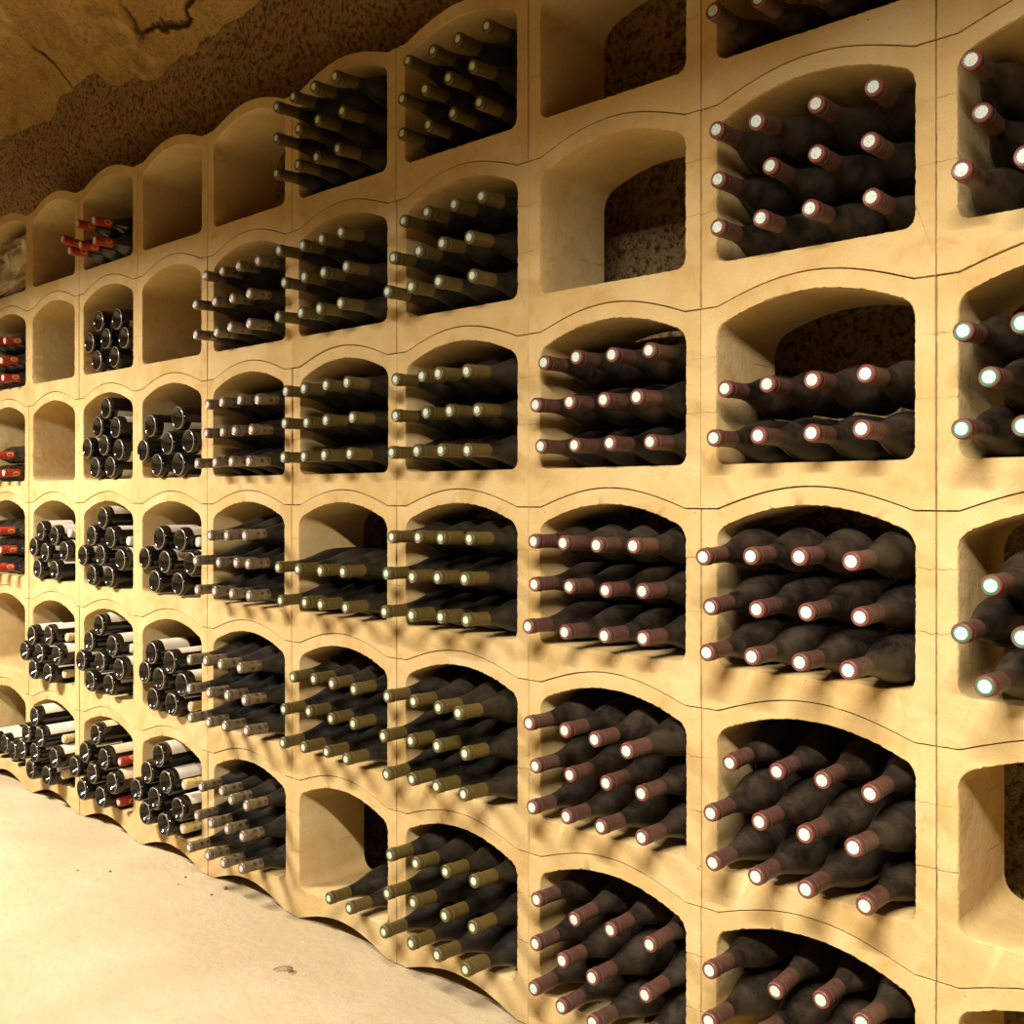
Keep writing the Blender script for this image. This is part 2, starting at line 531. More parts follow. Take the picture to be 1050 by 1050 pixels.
# one line per filled cell: column, row, then bottles as kind, x, z of the axis, protrusion, z of the tip (all mm in the cell)
FILL = [
    (-1, 4, 'A,-140,304,78,299 A,-140,216,32,233 A,-140,127,119,124 A,-46,127,145,117'),
    (-1, 3, 'A,-140,273,112,267 A,-46,273,158,262 A,-98,201,130,194 A,-140,128,119,122 A,-46,128,153,120'),
    (-1, 2, 'A,-98,273,122,273 A,-140,201,120,200 A,-46,201,155,206 A,-98,128,147,131'),
    (0, 5, 'A,-140,127,89,131 A,-46,127,96,120 A,46,127,92,117 A,140,127,75,121'),
    (0, 4, 'A,-140,304,78,301 A,-46,304,103,286 A,46,304,68,302 A,140,304,57,308 A,-140,216,73,213 A,-46,216,55,221 A,46,216,67,219 A,140,216,72,216 A,-140,127,74,127 A,-46,127,88,123 A,46,127,90,122 A,140,127,65,127'),
    (0, 3, 'A,-140,216,49,218 A,-46,216,66,218 A,46,216,82,217 A,140,216,87,219 A,-140,127,87,127 A,-46,127,97,127 A,46,127,85,128 A,140,127,102,130'),
    (0, 2, 'A,-140,304,122,295 A,-46,304,122,300 A,46,304,128,303 A,140,304,140,300 A,-140,216,99,205 A,-46,216,102,208 A,46,216,103,210 A,140,216,108,210 A,-140,127,110,125 A,-46,127,119,129 A,46,127,126,130 A,140,127,150,131'),
    (0, 1, 'A,-140,305,32,294 A,-46,305,31,295 A,46,305,46,300 A,140,305,70,301 A,-140,216,97,217 A,-46,216,93,221 A,46,216,109,224 A,140,216,132,230 A,-140,128,90,127 A,-46,128,105,130 A,46,128,105,132 A,140,128,90,126'),
    (0, 0, 'A,-140,305,101,318 A,-46,305,37,289 A,46,305,50,309 A,140,305,101,322 A,-140,216,103,228 A,-46,216,93,234 A,46,216,105,247 A,140,216,119,252'),
    (1, 3, 'A,-140,304,43,305 A,-46,304,51,307 A,46,304,52,303 A,140,304,59,302 A,-140,216,69,214 A,-46,216,72,214 A,46,216,79,212 A,140,216,99,210 A,-140,127,53,128 A,-46,127,56,127 A,46,127,59,128 A,140,127,55,127'),
    (1, 2, 'A,-140,304,75,308 A,-46,304,92,308 A,46,304,101,307 A,140,304,110,309 A,-140,216,73,218 A,-46,216,73,219 A,46,216,73,217 A,140,216,81,222 A,-140,127,93,132 A,-46,127,87,128 A,46,127,76,128 A,140,127,79,132'),
    (1, 1, 'A,-140,305,90,310 A,-46,305,87,309 A,46,305,107,309 A,140,305,131,307 A,-140,216,70,217 A,-46,216,71,216 A,46,216,71,217 A,140,216,84,218 A,-140,128,80,133 A,-46,128,82,134 A,46,128,88,135 A,140,128,83,134'),
    (1, 0, 'A,-140,304,66,316 A,-46,304,57,298 A,46,304,57,303 A,140,304,57,302 A,-140,216,70,225 A,-46,216,95,227 A,46,216,115,229 A,140,216,72,211 A,-140,128,75,133 A,-46,128,98,135 A,46,128,113,141 A,140,128,99,133'),
    (2, 5, 'B,-140,304,35,313 B,-46,304,40,308 B,46,304,48,305 B,140,304,51,304 B,-140,216,53,216 B,-46,216,65,210 B,46,216,78,207 B,140,216,95,201 B,-140,127,53,133 B,-46,127,55,130 B,46,127,64,131 B,140,127,74,128'),
    (2, 4, 'B,-140,304,49,304 B,-46,304,60,305 B,46,304,60,305 B,140,304,68,303 B,-140,216,81,210 B,-46,216,85,210 B,46,216,98,210 B,140,216,105,206 B,-140,127,99,127 B,-46,127,108,124 B,46,127,109,123 B,140,127,96,124'),
    (2, 3, 'B,-140,304,74,301 B,-46,304,75,302 B,46,304,110,297 B,140,304,114,294 B,-140,216,74,215 B,-46,216,62,218 B,46,216,75,216 B,140,216,81,212 B,-140,127,86,127 B,-46,127,91,128 B,46,127,101,126 B,140,127,112,123'),
    (2, 2, 'B,-140,304,86,306 B,-46,304,87,308 B,46,304,102,309 B,140,304,105,310 B,-140,216,102,220 B,-46,216,105,217 B,46,216,112,221 B,140,216,120,224 B,-140,127,108,130 B,-46,127,107,129 B,46,127,102,132 B,140,127,115,134'),
    (2, 1, 'B,-140,305,100,309 B,-46,305,101,310 B,46,305,109,310 B,140,305,139,316 B,-140,216,112,217 B,-46,216,109,221 B,46,216,113,225 B,140,216,119,225 B,-140,128,102,125 B,-46,128,106,132 B,46,128,115,135 B,140,128,123,138'),
    (2, 0, 'B,-140,304,91,311 B,-46,304,94,315 B,46,304,87,317 B,140,304,91,321 B,-140,216,100,223 B,-46,216,102,227 B,46,216,90,219 B,140,216,95,221 B,-140,128,110,135 B,-46,128,108,135 B,46,128,113,138 B,140,128,117,136'),
    (3, 5, 'B,-140,304,107,295 B,-46,304,121,293 B,46,304,124,293 B,140,304,130,291 B,-140,216,108,212 B,-46,216,105,215 B,46,216,112,213 B,140,216,108,212 B,-140,127,108,118 B,-46,127,107,121 B,46,127,116,118 B,140,127,122,116'),
    (3, 4, 'B,-140,304,100,296 B,-46,304,92,295 B,46,304,100,295 B,140,304,112,293 B,-140,216,83,213 B,-46,216,87,214 B,46,216,94,211 B,140,216,96,211 B,-140,127,103,120 B,-46,127,97,120 B,46,127,107,118 B,140,127,113,118'),
    (3, 3, 'B,-140,304,78,304 B,-46,304,88,304 B,46,304,87,306 B,140,304,94,305 B,-140,216,82,218 B,-46,216,80,216 B,46,216,87,217 B,140,216,77,219 B,-140,127,86,127 B,-46,127,88,127 B,46,127,92,128 B,140,127,85,129'),
    (3, 2, 'B,-140,216,103,214 B,-46,216,107,213 B,46,216,104,214 B,140,216,106,216 B,-140,127,95,125 B,-46,127,85,126 B,46,127,103,128 B,140,127,98,127'),
    (3, 1, 'B,-140,305,56,296 B,-46,305,57,302 B,46,305,68,303 B,140,305,72,301 B,-140,216,85,214 B,-46,216,73,220 B,46,216,71,214 B,140,216,74,216 B,-140,128,88,125 B,-46,128,89,129 B,46,128,85,132 B,140,128,96,132'),
    (3, 0, 'B,46,128,77,137 B,140,128,86,140'),
    (4, 4, 'C,-140,304,56,300 C,-46,304,57,300 C,46,304,61,300 C,140,304,59,300 C,-140,216,89,210 C,-46,216,81,208 C,46,216,82,205 C,140,216,87,205 C,-140,127,88,121 C,-46,127,76,120 C,46,127,88,123 C,140,127,87,122'),
    (4, 3, 'C,-140,304,49,297 C,-46,304,59,298 C,46,304,57,299 C,140,304,61,293 C,-140,216,54,211 C,-46,216,57,211 C,46,216,75,210 C,140,216,81,208 C,-140,127,84,120 C,-46,127,81,122 C,46,127,85,122 C,140,127,89,120'),
    (4, 2, 'C,-46,304,98,289 C,46,304,100,292 C,140,304,102,294 C,-140,216,89,212 C,-46,216,70,210 C,46,216,70,213 C,140,216,92,215 C,-140,127,84,125 C,-46,127,83,127 C,46,127,84,126 C,140,127,89,127'),
    (4, 1, 'C,-140,305,109,301 C,-46,305,112,308 C,46,305,120,309 C,140,305,118,310 C,-140,216,110,216 C,-46,216,102,215 C,46,216,99,219 C,140,216,103,219 C,-140,128,106,130 C,-46,128,103,130 C,46,128,107,134 C,140,128,97,134'),
    (4, 0, 'C,-140,304,71,299 C,-46,304,60,302 C,46,304,87,302 C,140,304,98,306 C,-140,216,85,217 C,-46,216,95,217 C,46,216,99,222 C,140,216,110,225 C,-140,128,110,129 C,-46,128,105,127 C,46,128,111,129 C,140,128,112,137'),
    (5, 3, 'D,-93,252,24,252 D,81,269,24,269 D,-144,174,24,174 D,16,192,24,192 D,144,194,24,194 D,-52,124,24,124 D,84,124,24,124'),
    (5, 2, 'D,-47,268,18,268 D,84,265,18,265 D,-144,199,18,199 D,-13,192,18,192 D,144,194,18,194 D,-78,126,18,126 D,70,126,18,126 W,142,259,-10,259'),
    (5, 1, 'D,-73,274,32,274 D,43,257,32,257 D,-118,207,32,207 D,-24,196,32,196 D,118,195,32,195 D,-64,126,32,126 D,54,125,32,125 Y,142,127,15,127'),
    (5, 0, 'D,13,339,53,339 D,-63,273,53,273 D,58,264,53,264 D,-133,203,53,203 D,-14,198,53,198 D,132,194,53,194 D,-74,139,53,139 D,45,128,53,128 Y,142,268,36,268 Y,142,133,41,133'),
    (6, 5, 'E,0,198,107,199 E,102,198,97,194 E,-140,145,96,172 E,-46,123,113,113 E,46,123,117,117 E,140,123,112,117'),
    (6, 4, 'D,-48,262,10,262 D,89,253,10,253 D,-121,193,10,193 D,6,195,10,195 D,138,184,10,184 D,-62,124,10,124 D,69,125,10,125'),
    (6, 3, 'D,25,329,19,329 D,-38,267,19,267 D,95,259,19,259 D,-119,195,19,195 D,9,201,19,201 D,118,182,19,182 D,-58,124,19,124 D,58,124,19,124'),
    (6, 2, 'D,12,328,25,328 D,-73,264,25,264 D,70,260,25,260 D,-142,190,25,190 D,-5,197,25,197 D,142,187,25,187 D,-73,124,25,124 D,59,125,25,125 W,142,249,-5,249'),
    (6, 1, 'D,-4,333,31,333 D,-81,269,31,269 D,95,270,31,270 D,-144,194,31,194 D,4,205,31,205 D,144,196,31,196 D,-72,129,31,129 D,71,134,31,134 W,142,261,-13,261'),
    (6, 0, 'D,21,339,55,339 D,-63,263,55,263 D,83,265,55,265 D,-143,198,55,198 D,-3,200,55,200 D,144,194,55,194 D,-84,128,55,128 D,60,130,55,130 R,142,260,26,260 R,142,124,30,124'),
    (7, 2, 'D,-70,269,20,269 D,51,255,20,255 D,-134,207,20,207 D,-32,189,20,189 D,135,200,20,200 D,-99,124,20,124 D,51,125,20,125 W,142,265,2,265'),
    (7, 1, 'D,-76,252,52,252 D,73,266,52,266 D,-144,186,52,186 D,-7,191,52,191 D,143,199,52,199 D,-63,124,52,124 D,67,124,52,124 Y,142,260,12,260 Y,142,126,22,126'),
    (7, 0, 'D,-29,330,61,330 D,-104,257,61,257 D,20,260,61,260 D,-144,187,61,187 D,-28,195,61,195 D,142,204,61,204 D,-65,124,61,124 D,79,127,61,127 Y,142,266,24,266 Y,142,134,27,134'),
    (8, 4, 'E,-140,267,66,280 E,-46,267,62,275 E,46,267,59,270 E,140,267,62,258 E,-140,195,66,195 E,-46,195,62,187 E,46,195,66,183 E,140,195,75,178 E,-140,123,66,119 E,-46,123,66,116 E,46,123,62,113 E,140,123,69,111'),
    (8, 3, 'E,-46,195,77,185 E,46,195,77,184 E,140,195,90,183 E,-140,123,70,115 E,-46,123,66,114 E,46,123,62,114 E,140,123,66,115'),
    (8, 2, 'E,-140,267,81,261 E,-46,267,77,263 E,46,267,77,263 E,140,267,86,266 E,-140,195,77,185 E,-46,195,73,186 E,46,195,74,187 E,140,195,79,191 E,-140,123,81,116 E,-46,123,81,117 E,46,123,81,117 E,140,123,90,120'),
    (8, 0, 'D,-144,147,30,147 D,-50,155,30,155 D,49,164,30,164 D,128,149,30,149'),
]
FILL_OF = {(c, r): s.split() for c, r, s in FILL}
EXTRA_CONTENT = {(8, 5): 'a pale rough rock'}
KIND_WORD = {'A': 'maroon-capped', 'B': 'olive-capped', 'C': 'silver-capped', 'D': 'base-out', 'E': 'red-capped'}

for c in range(-1, 9):
    rc = random.Random(100 + c)
    for r in range(6):
        me = CELL_MESHES[(c * 5 + r * 3 + 7) % 5]
        o = link_mesh('stone_wine_cell', me)
        o.location = (cell_x(c) + rc.uniform(-.0004, .0004), rc.uniform(-.0022, .0022), r * H)
        o.rotation_euler = (0, 0, rc.uniform(-.003, .003))
        items = FILL_OF.get((c, r))
        if (c, r) in EXTRA_CONTENT:
            what = 'holding ' + EXTRA_CONTENT[(c, r)]
        elif items:
            what = 'holding ' + KIND_WORD[items[0][0]] + ' bottles'
        else:
            what = 'standing empty'
        tag(o, f'arched pale stone cell {what}, {COLS[c]}, {ROWS[r]}', 'wine cell', 'stacked stone wine cells')

# ------------------------------------------------------------------ bottles
LEN = 0.30


def glass_burgundy():
    p = [(0.028, 0.0), (0.022, 0.012), (0.008, 0.026), (0.001, 0.033), (0.0, 0.0365), (0.0015, 0.0398), (0.006, 0.0418), (0.012, 0.0425),
         (0.06, 0.0425), (0.098, 0.0425), (0.110, 0.0421), (0.122, 0.0411), (0.134, 0.0393), (0.146, 0.0367), (0.158, 0.0334),
         (0.170, 0.0296), (0.182, 0.0257), (0.194, 0.0222), (0.206, 0.0193), (0.218, 0.0171), (0.230, 0.0156), (0.244, 0.0146), (0.290, 0.0134), (0.290, 0.0)]
    return lathe(p, 40, 0.0, -1.0, name='burgundy_glass')


def glass_slim():
    p = [(0.025, 0.0), (0.018, 0.012), (0.006, 0.024), (0.001, 0.029), (0.0, 0.0315), (0.0015, 0.0342), (0.006, 0.0358), (0.012, 0.0365),
         (0.08, 0.0365), (0.165, 0.0365), (0.178, 0.0360), (0.188, 0.0345), (0.197, 0.0318), (0.205, 0.0280), (0.212, 0.0238),
         (0.220, 0.0198), (0.228, 0.0170), (0.238, 0.0152), (0.252, 0.0142), (0.290, 0.0134), (0.290, 0.0)]
    return lathe(p, 36, 0.0, -1.0, name='slim_glass')


def glass_base_out():
    # base at the local origin, neck running to +Y
    p = [(0.034, 0.0), (0.032, 0.004), (0.027, 0.009), (0.018, 0.016), (0.008, 0.0235), (0.003, 0.0275), (0.0008, 0.0300), (0.0, 0.0320), (0.0006, 0.0340),
         (0.0030, 0.0366), (0.007, 0.0384), (0.012, 0.0394), (0.020, 0.0398), (0.10, 0.0398), (0.178, 0.0398), (0.190, 0.0388), (0.200, 0.0360),
         (0.208, 0.0316), (0.215, 0.0262), (0.223, 0.0212), (0.232, 0.0178), (0.245, 0.0157), (0.262, 0.0148), (0.283, 0.0145), (0.283, 0.0158), (0.296, 0.0158), (0.30, 0.0146), (0.30, 0.0)]
    return lathe(p, 44, 0.0, 1.0, name='base_out_glass')


def capsule_mesh(length, name):
    t = 0.30
    p = [(t - length, 0.0149), (t - length + 0.0004, 0.0153), (t - 0.030, 0.01475), (t - 0.0205, 0.01475), (t - 0.0195, 0.01585), (t - 0.0175, 0.0161),
         (t - 0.0160, 0.0158), (t - 0.0145, 0.0151), (t - 0.0125, 0.0151), (t - 0.0115, 0.0157), (t - 0.0060, 0.0157), (t - 0.0022, 0.0154), (t - 0.0007, 0.0146), (t, 0.0134),
         (t - 0.0004, 0.0126), (t - 0.0004, 0.0)]
    return lathe(p, 32, 0.0, -1.0, name=name)


def disc_mesh(rad, name):
    t = 0.30
    p = [(t - 0.0008, rad), (t + 0.0002, rad), (t + 0.0004, rad * 0.8), (t + 0.0005, rad * 0.4), (t + 0.0005, 0.0)]
    return lathe(p, 28, 0.0, -1.0, name=name)


def label_mesh(y0, y1, half, name):
    bm = bmesh.new()
    nx, ny = 22, 4
    r0, r1 = 0.03985, 0.04025
    g = {}
    for k, r in enumerate((r0, r1)):
        for i in range(nx + 1):
            a = -half + 2 * half * i / nx
            for j in range(ny + 1):
                g[k, i, j] = bm.verts.new((r * math.sin(a), y0 + (y1 - y0) * j / ny, r * math.cos(a)))
    for i in range(nx):
        for j in range(ny):
            bm.faces.new((g[1, i, j], g[1, i + 1, j], g[1, i + 1, j + 1], g[1, i, j + 1]))
            bm.faces.new((g[0, i, j], g[0, i, j + 1], g[0, i + 1, j + 1], g[0, i + 1, j]))
    for i in range(nx):
        for j in (0, ny):
            bm.faces.new((g[0, i, j], g[0, i + 1, j], g[1, i + 1, j], g[1, i, j]))
    for j in range(ny):
        for i in (0, nx):
            bm.faces.new((g[0, i, j], g[0, i, j + 1], g[1, i, j + 1], g[1, i, j]))
    return finish(bm, name, True, 40)


def with_mat(me, mat):
    m2 = me.copy()
    m2.materials.clear()
    m2.materials.append(mat)
    return m2


G_BURG, G_SLIM, G_BASE = glass_burgundy(), glass_slim(), glass_base_out()
CAP_LONG, CAP_SHORT = capsule_mesh(0.076, 'capsule_long'), capsule_mesh(0.060, 'capsule')
DISC_BIG, DISC_MID, DISC_SMALL = disc_mesh(0.0124, 'stamp_wide'), disc_mesh(0.0108, 'stamp_mid'), disc_mesh(0.0096, 'stamp_small')

PROTO = {}


def proto_neck(key, name, glass, gm, cap, cm, disc, dm):
    root = bpy.data.objects.new(name, None)
    root.empty_display_size = 0.05
    g = bpy.data.objects.new('glass_body', with_mat(glass, M[gm]))
    c_ = bpy.data.objects.new('capsule', with_mat(cap, M[cm]))
    d = bpy.data.objects.new('cap_stamp', with_mat(disc, M[dm]))
    PROTO[key] = (root, [(g, [])] + [(c_, [d])])


proto_neck('A', 'burgundy_bottle', G_BURG, 'glass_dusty', CAP_LONG, 'maroon', DISC_MID, 'stamp_pale')
proto_neck('a', 'burgundy_bottle', G_BURG, 'glass_dusty', CAP_LONG, 'maroon', DISC_BIG, 'stamp_green')
proto_neck('B', 'burgundy_bottle', G_BURG, 'glass_green', CAP_LONG, 'olive', DISC_SMALL, 'stamp_olive')
proto_neck('C', 'wine_bottle', G_BURG, 'glass_green', CAP_LONG, 'silver', DISC_SMALL, 'stamp_pink')
proto_neck('E', 'wine_bottle', G_SLIM, 'glass_clean', CAP_LONG, 'red', DISC_BIG, 'stamp_plain')
proto_neck('Y', 'wine_bottle', G_SLIM, 'glass_clean', CAP_SHORT, 'yellow', DISC_SMALL, 'stamp_pink')
proto_neck('R', 'wine_bottle', G_SLIM, 'glass_clean', CAP_SHORT, 'red', DISC_SMALL, 'stamp_plain')
proto_neck('W', 'wine_bottle', G_SLIM, 'glass_clean', CAP_SHORT, 'cream', DISC_SMALL, 'stamp_plain')
root = bpy.data.objects.new('bordeaux_bottle', None)
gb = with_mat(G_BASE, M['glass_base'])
LBL = [with_mat(label_mesh(0.030, 0.118, 1.05, 'label_short'), M['label']), with_mat(label_mesh(0.028, 0.134, 1.15, 'label_long'), M['label']),
       with_mat(label_mesh(0.030, 0.125, 1.10, 'label_tan'), M['label_tan'])]
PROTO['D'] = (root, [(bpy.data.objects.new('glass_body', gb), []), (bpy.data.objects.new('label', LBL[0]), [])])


def spawn(key, loc, quat):
    root, parts = PROTO[key]
    r = root.copy()
    COL.objects.link(r)
    r.location = loc
    r.rotation_mode = 'QUATERNION'
    r.rotation_quaternion = quat
    made = []
    for p, subs in parts:
        q = p.copy()
        COL.objects.link(q)
        q.parent = r
        made.append(q)
        for s in subs:
            t = s.copy()
            COL.objects.link(t)
            t.parent = q
    return r, made


SEEN_LABELS = {}
PHRASE = {
    'A': 'maroon-capped bottle', 'a': 'green-stamped maroon-capped bottle', 'B': 'olive-capped bottle', 'C': 'silver-capped bottle',
    'E': 'red-capped bottle', 'D': 'base-out bottle',
    'Y': 'yellow-capped bottle', 'R': 'red-capped bottle', 'W': 'cream-capped bottle',
}
GROUP = {
    'A': 'maroon-capped bottles, necks out', 'a': 'maroon-capped bottles, necks out', 'B': 'olive-capped bottles, necks out',
    'C': 'silver-capped bottles, necks out', 'E': 'red-capped bottles, necks out', 'D': 'bottles lying base out',
    'Y': 'capped necks among the base-out bottles', 'R': 'capped necks among the base-out bottles', 'W': 'capped necks among the base-out bottles',
}
COL_SHORT = {-1: 'rightmost', 0: 'second from right', 1: 'third from right', 2: 'fourth from right', 3: 'fifth from right',
             4: 'fifth from left', 5: 'fourth from left', 6: 'third from left', 7: 'second from left', 8: 'leftmost'}
ORD = ['first', 'second', 'third', 'fourth']


def place_name(i, n):
    return 'only one' if n == 1 else ORD[i]


for (c, r), items in FILL_OF.items():
    bl = []
    for it in items:
        k, xb, zb, e, tz = it.split(',')
        bl.append([k, float(xb) / 1e3, float(zb) / 1e3, float(e) / 1e3, float(tz) / 1e3])
    main = [b for b in bl if b[0] not in 'YRW']
    side = [b for b in bl if b[0] in 'YRW']
    # layers by height
    main.sort(key=lambda b: -b[2])
    layers = []
    for b in main:
        if layers and abs(layers[-1][0][2] - b[2]) < 0.036:
            layers[-1].append(b)
        else:
            layers.append([b])
    names = {1: ['only'], 2: ['top', 'bottom'], 3: ['top', 'middle', 'bottom'], 4: ['top', 'second', 'third', 'bottom']}[len(layers)]
    jobs = []
    for ln, L in zip(names, layers):
        L.sort(key=lambda b: b[1])
        for i, b in enumerate(L):
            if len(L) == 1:
                jobs.append((b, f'sole one in {ln} layer'))
            elif ln == 'only':
                jobs.append((b, f'{ORD[len(L) - 1 - i]} from right' if c == 8 else f'{ORD[i]} from left'))
            else:
                at = f'{ORD[len(L) - 1 - i]} from right' if c == 8 else f'{ORD[i]} from left'   # the end cell is cut by the frame
                jobs.append((b, f'{at} in {ln} layer'))
    side.sort(key=lambda b: -b[2])
    for i, b in enumerate(side):
        jobs.append((b, ['upper one', 'lower one'][i] if len(side) > 1 else 'among bases'))
    # nudge the hidden ends of neighbouring bottles apart until their bodies only touch
    nk = [b for b, _w in jobs if b[0] in 'ABCE']
    for b in nk:
        b.append([b[1], b[2] * 1.0])
        f = (LEN - 0.23) / 0.23
        b[5][1] = b[2] + (b[2] - b[4]) * f
    for _it in range(120):
        for s, wt in ((1.0, 1.0), (0.56, 0.6)):
            pts = [[b[1] + (b[5][0] - b[1]) * s, b[4] + (b[5][1] - b[4]) * s] for b in nk]
            for i in range(len(nk)):
                R_ = 0.0428 if nk[i][0] in 'ABC' else 0.0368
                for j in range(i):
                    dx, dz = pts[i][0] - pts[j][0], pts[i][1] - pts[j][1]
                    d = math.hypot(dx, dz)
                    if 1e-6 < d < 2 * R_ + 0.0004:
                        q = (2 * R_ + 0.0004 - d) / 2 / d * wt
                        nk[i][5][0] += dx * q
                        nk[i][5][1] += dz * q
                        nk[j][5][0] -= dx * q
                        nk[j][5][1] -= dz * q
        for b in nk:
            R_ = 0.0428 if b[0] in 'ABC' else 0.0368
            rs = ((1.0, R_), (0.66 if b[0] in 'ABC' else 0.46, R_), (0.48 if b[0] in 'ABC' else 0.40, 0.0350))
            for s, rad in rs:
                x, z = b[1] + (b[5][0] - b[1]) * s, b[4] + (b[5][1] - b[4]) * s
                lo_x = 0.1838 - rad
                b[5][0] += (max(-lo_x - x, 0) + min(lo_x - x, 0)) / s
                b[5][1] += max(FLOOR_IN + rad + 0.0006 - z, 0) / s
                over = 0.0
                for q in range(20, 161, 10):
                    px_, pz_ = x + rad * math.cos(math.radians(q)), z + rad * math.sin(math.radians(q))
                    over = max(over, pz_ + 0.001 - (0.338 + 0.047 * (1 - (px_ / 0.185) ** 2)))
                b[5][1] -= over / s
    for b, where in jobs:
        k, xb, zb, e, tz = b[:5]
        rr = random.Random(int(1e6 + c * 7919 + r * 997 + xb * 31000 + zb * 91000))
        ox, oz = cell_x(c), r * H
        key = 'a' if (k == 'A' and c == -1 and r < 4) else k
        if k == 'D':
            loc = Vector((ox + xb, -e, oz + zb))
            q = Quaternion((0, 0, 1), rr.uniform(-.004, .004)) @ Quaternion((0, 1, 0), rr.uniform(-.30, .30))
            o, made = spawn('D', loc, q)
            tan = (c == 6 and r == 0)
            made[1].data = LBL[2] if tan else LBL[rr.randrange(2)]
            if (c, r) in ((5, 3), (6, 4)) or (c == 6 and r == 3 and rr.random() < .6):
                # these lie with the label turned under
                q2 = q @ Quaternion((0, 1, 0), PI * rr.uniform(.8, 1.2))
                o.rotation_quaternion = q2
        else:
            tip = Vector((ox + xb, -e, oz + tz))
            mid = Vector((ox + xb + rr.uniform(-.002, .002), -e + 0.23, oz + zb))
            v = (tip - mid).normalized()
            if len(b) > 5:
                far = Vector((ox + b[5][0], tip.y + LEN, oz + b[5][1]))
                v = (tip - far).normalized()
            q = v.to_track_quat('-Y', 'Z') @ Quaternion((0, 1, 0), rr.uniform(0, 2 * PI) if k not in 'E' else rr.uniform(-.4, .4))
            o, made = spawn(key, tip - v * LEN, q)
        lab = f'{PHRASE[key]}, {where}, cell {COL_SHORT[c]}, {ROWS[r]}'
        tag(o, lab, 'wine bottle', GROUP[key])

# ------------------------------------------------------------------ pale rock lying in the end cell
bm = bmesh.new()
bmesh.ops.create_icosphere(bm, subdivisions=5, radius=1.0)
for v in bm.verts:
    p = v.co.copy()
    n = noise.fractal(p * 1.6 + Vector((3, 1, 7)), 0.9, 2.1, 5) * 0.22 + noise.fractal(p * 5 + Vector((9, 4, 2)), 0.9, 2.1, 4) * 0.07
    crease = -0.20 * math.exp(-((p.z - 0.12 + 0.2 * math.sin(3 * p.x + 1)) / 0.07) ** 2) - 0.10 * math.exp(-((p.z + 0.42 - 0.15 * math.sin(4 * p.x)) / 0.06) ** 2)
    sx = math.copysign(abs(p.x) ** 0.5, p.x)
    sz = math.copysign(abs(p.z) ** 0.5, p.z)
    k = 1 + n + crease
    v.co = Vector((max(-0.181, min(0.181, sx * k * 0.176)), math.copysign(abs(p.y) ** 0.6, p.y) * k * 0.090, max(-0.9, min(1.15, sz * k)) * 0.128))
lo = min(v.co.z for v in bm.verts)
for v in bm.verts:
    hg = v.co.z - lo
    if hg < 0.045:
        xm = 0.180 - (0.045 - math.sqrt(max(0.0, 0.045 ** 2 - (0.045 - hg) ** 2)))
        v.co.x = max(-xm, min(xm, v.co.x))
    v.co.x = max(-0.178, min(0.178, v.co.x))
    top = 0.338 - 0.022 + 0.047 * (1 - (v.co.x / 0.185) ** 2) - FLOOR_IN - 0.012 * abs(math.sin(40 * v.co.x))
    v.co.z = min(v.co.z, lo + top)
me = finish(bm, 'pale_rock', True, 60)
rk = link_mesh('limestone_rock', me, M['pale'])
rk.location = (cell_x(8) + 0.0, 0.105, 5 * H + FLOOR_IN - lo + 0.001)
tag(rk, 'pale rough lump of limestone filling the leftmost cell of the top row', 'rock')


# ------------------------------------------------------------------ the cellar
def struct(o):
    o['kind'] = 'structure'
    return o


XL, XR, YF = -7.6, 2.4, -3.7


def grid(nx, ny, fn):
    bm = bmesh.new()
    g = [[bm.verts.new(fn(i / nx, j / ny)) for j in range(ny + 1)] for i in range(nx + 1)]
    for i in range(nx):
        for j in range(ny):
            bm.faces.new((g[i][j], g[i + 1][j], g[i + 1][j + 1], g[i][j + 1]))
    return bm


def solid(bm, name, thick, direction):
    """give a displaced sheet a real thickness along a direction"""
    ret = bmesh.ops.extrude_face_region(bm, geom=bm.faces[:])
    vs = [e for e in ret['geom'] if isinstance(e, bmesh.types.BMVert)]
    bmesh.ops.translate(bm, verts=vs, vec=Vector(direction) * thick)
    return finish(bm, name, True, 50)


def floor_fn(u, v):
    x, y = XL + (XR - XL) * u, YF + (WALL_Y + 0.1 - YF) * v
    z = noise.fractal(Vector((x * 1.3, y * 1.3, 0)), 1.0, 2.0, 4) * 0.004
    keep = min(1.0, max(0.0, (-y - 0.02) / 0.25))
    return (x, y, -0.002 + min(0.0015, z) * keep - 0.001)


struct(link_mesh('floor', solid(grid(200, 84, floor_fn), 'floor', 0.2, (0, 0, -1)), M['floor']))

VAULT_Z = 2.52


def back_fn(u, v):
    x, z = XL + (XR - XL) * u, -0.05 + 3.25 * v
    p = Vector((x, 0, z))
    d = noise.fractal(p * 1.8, 0.9, 2.0, 5) * 0.035 + noise.fractal(p * 11, 0.8, 2.2, 3) * 0.009
    # above the cells the rock leans out over them
    lean = max(0.0, z - 2.32)
    return (x, WALL_Y - d - min(0.16, lean * 0.55), z)


struct(link_mesh('wall_back', solid(grid(360, 120, back_fn), 'wall_back', 0.3, (0, 1, 0)), M['rock']))


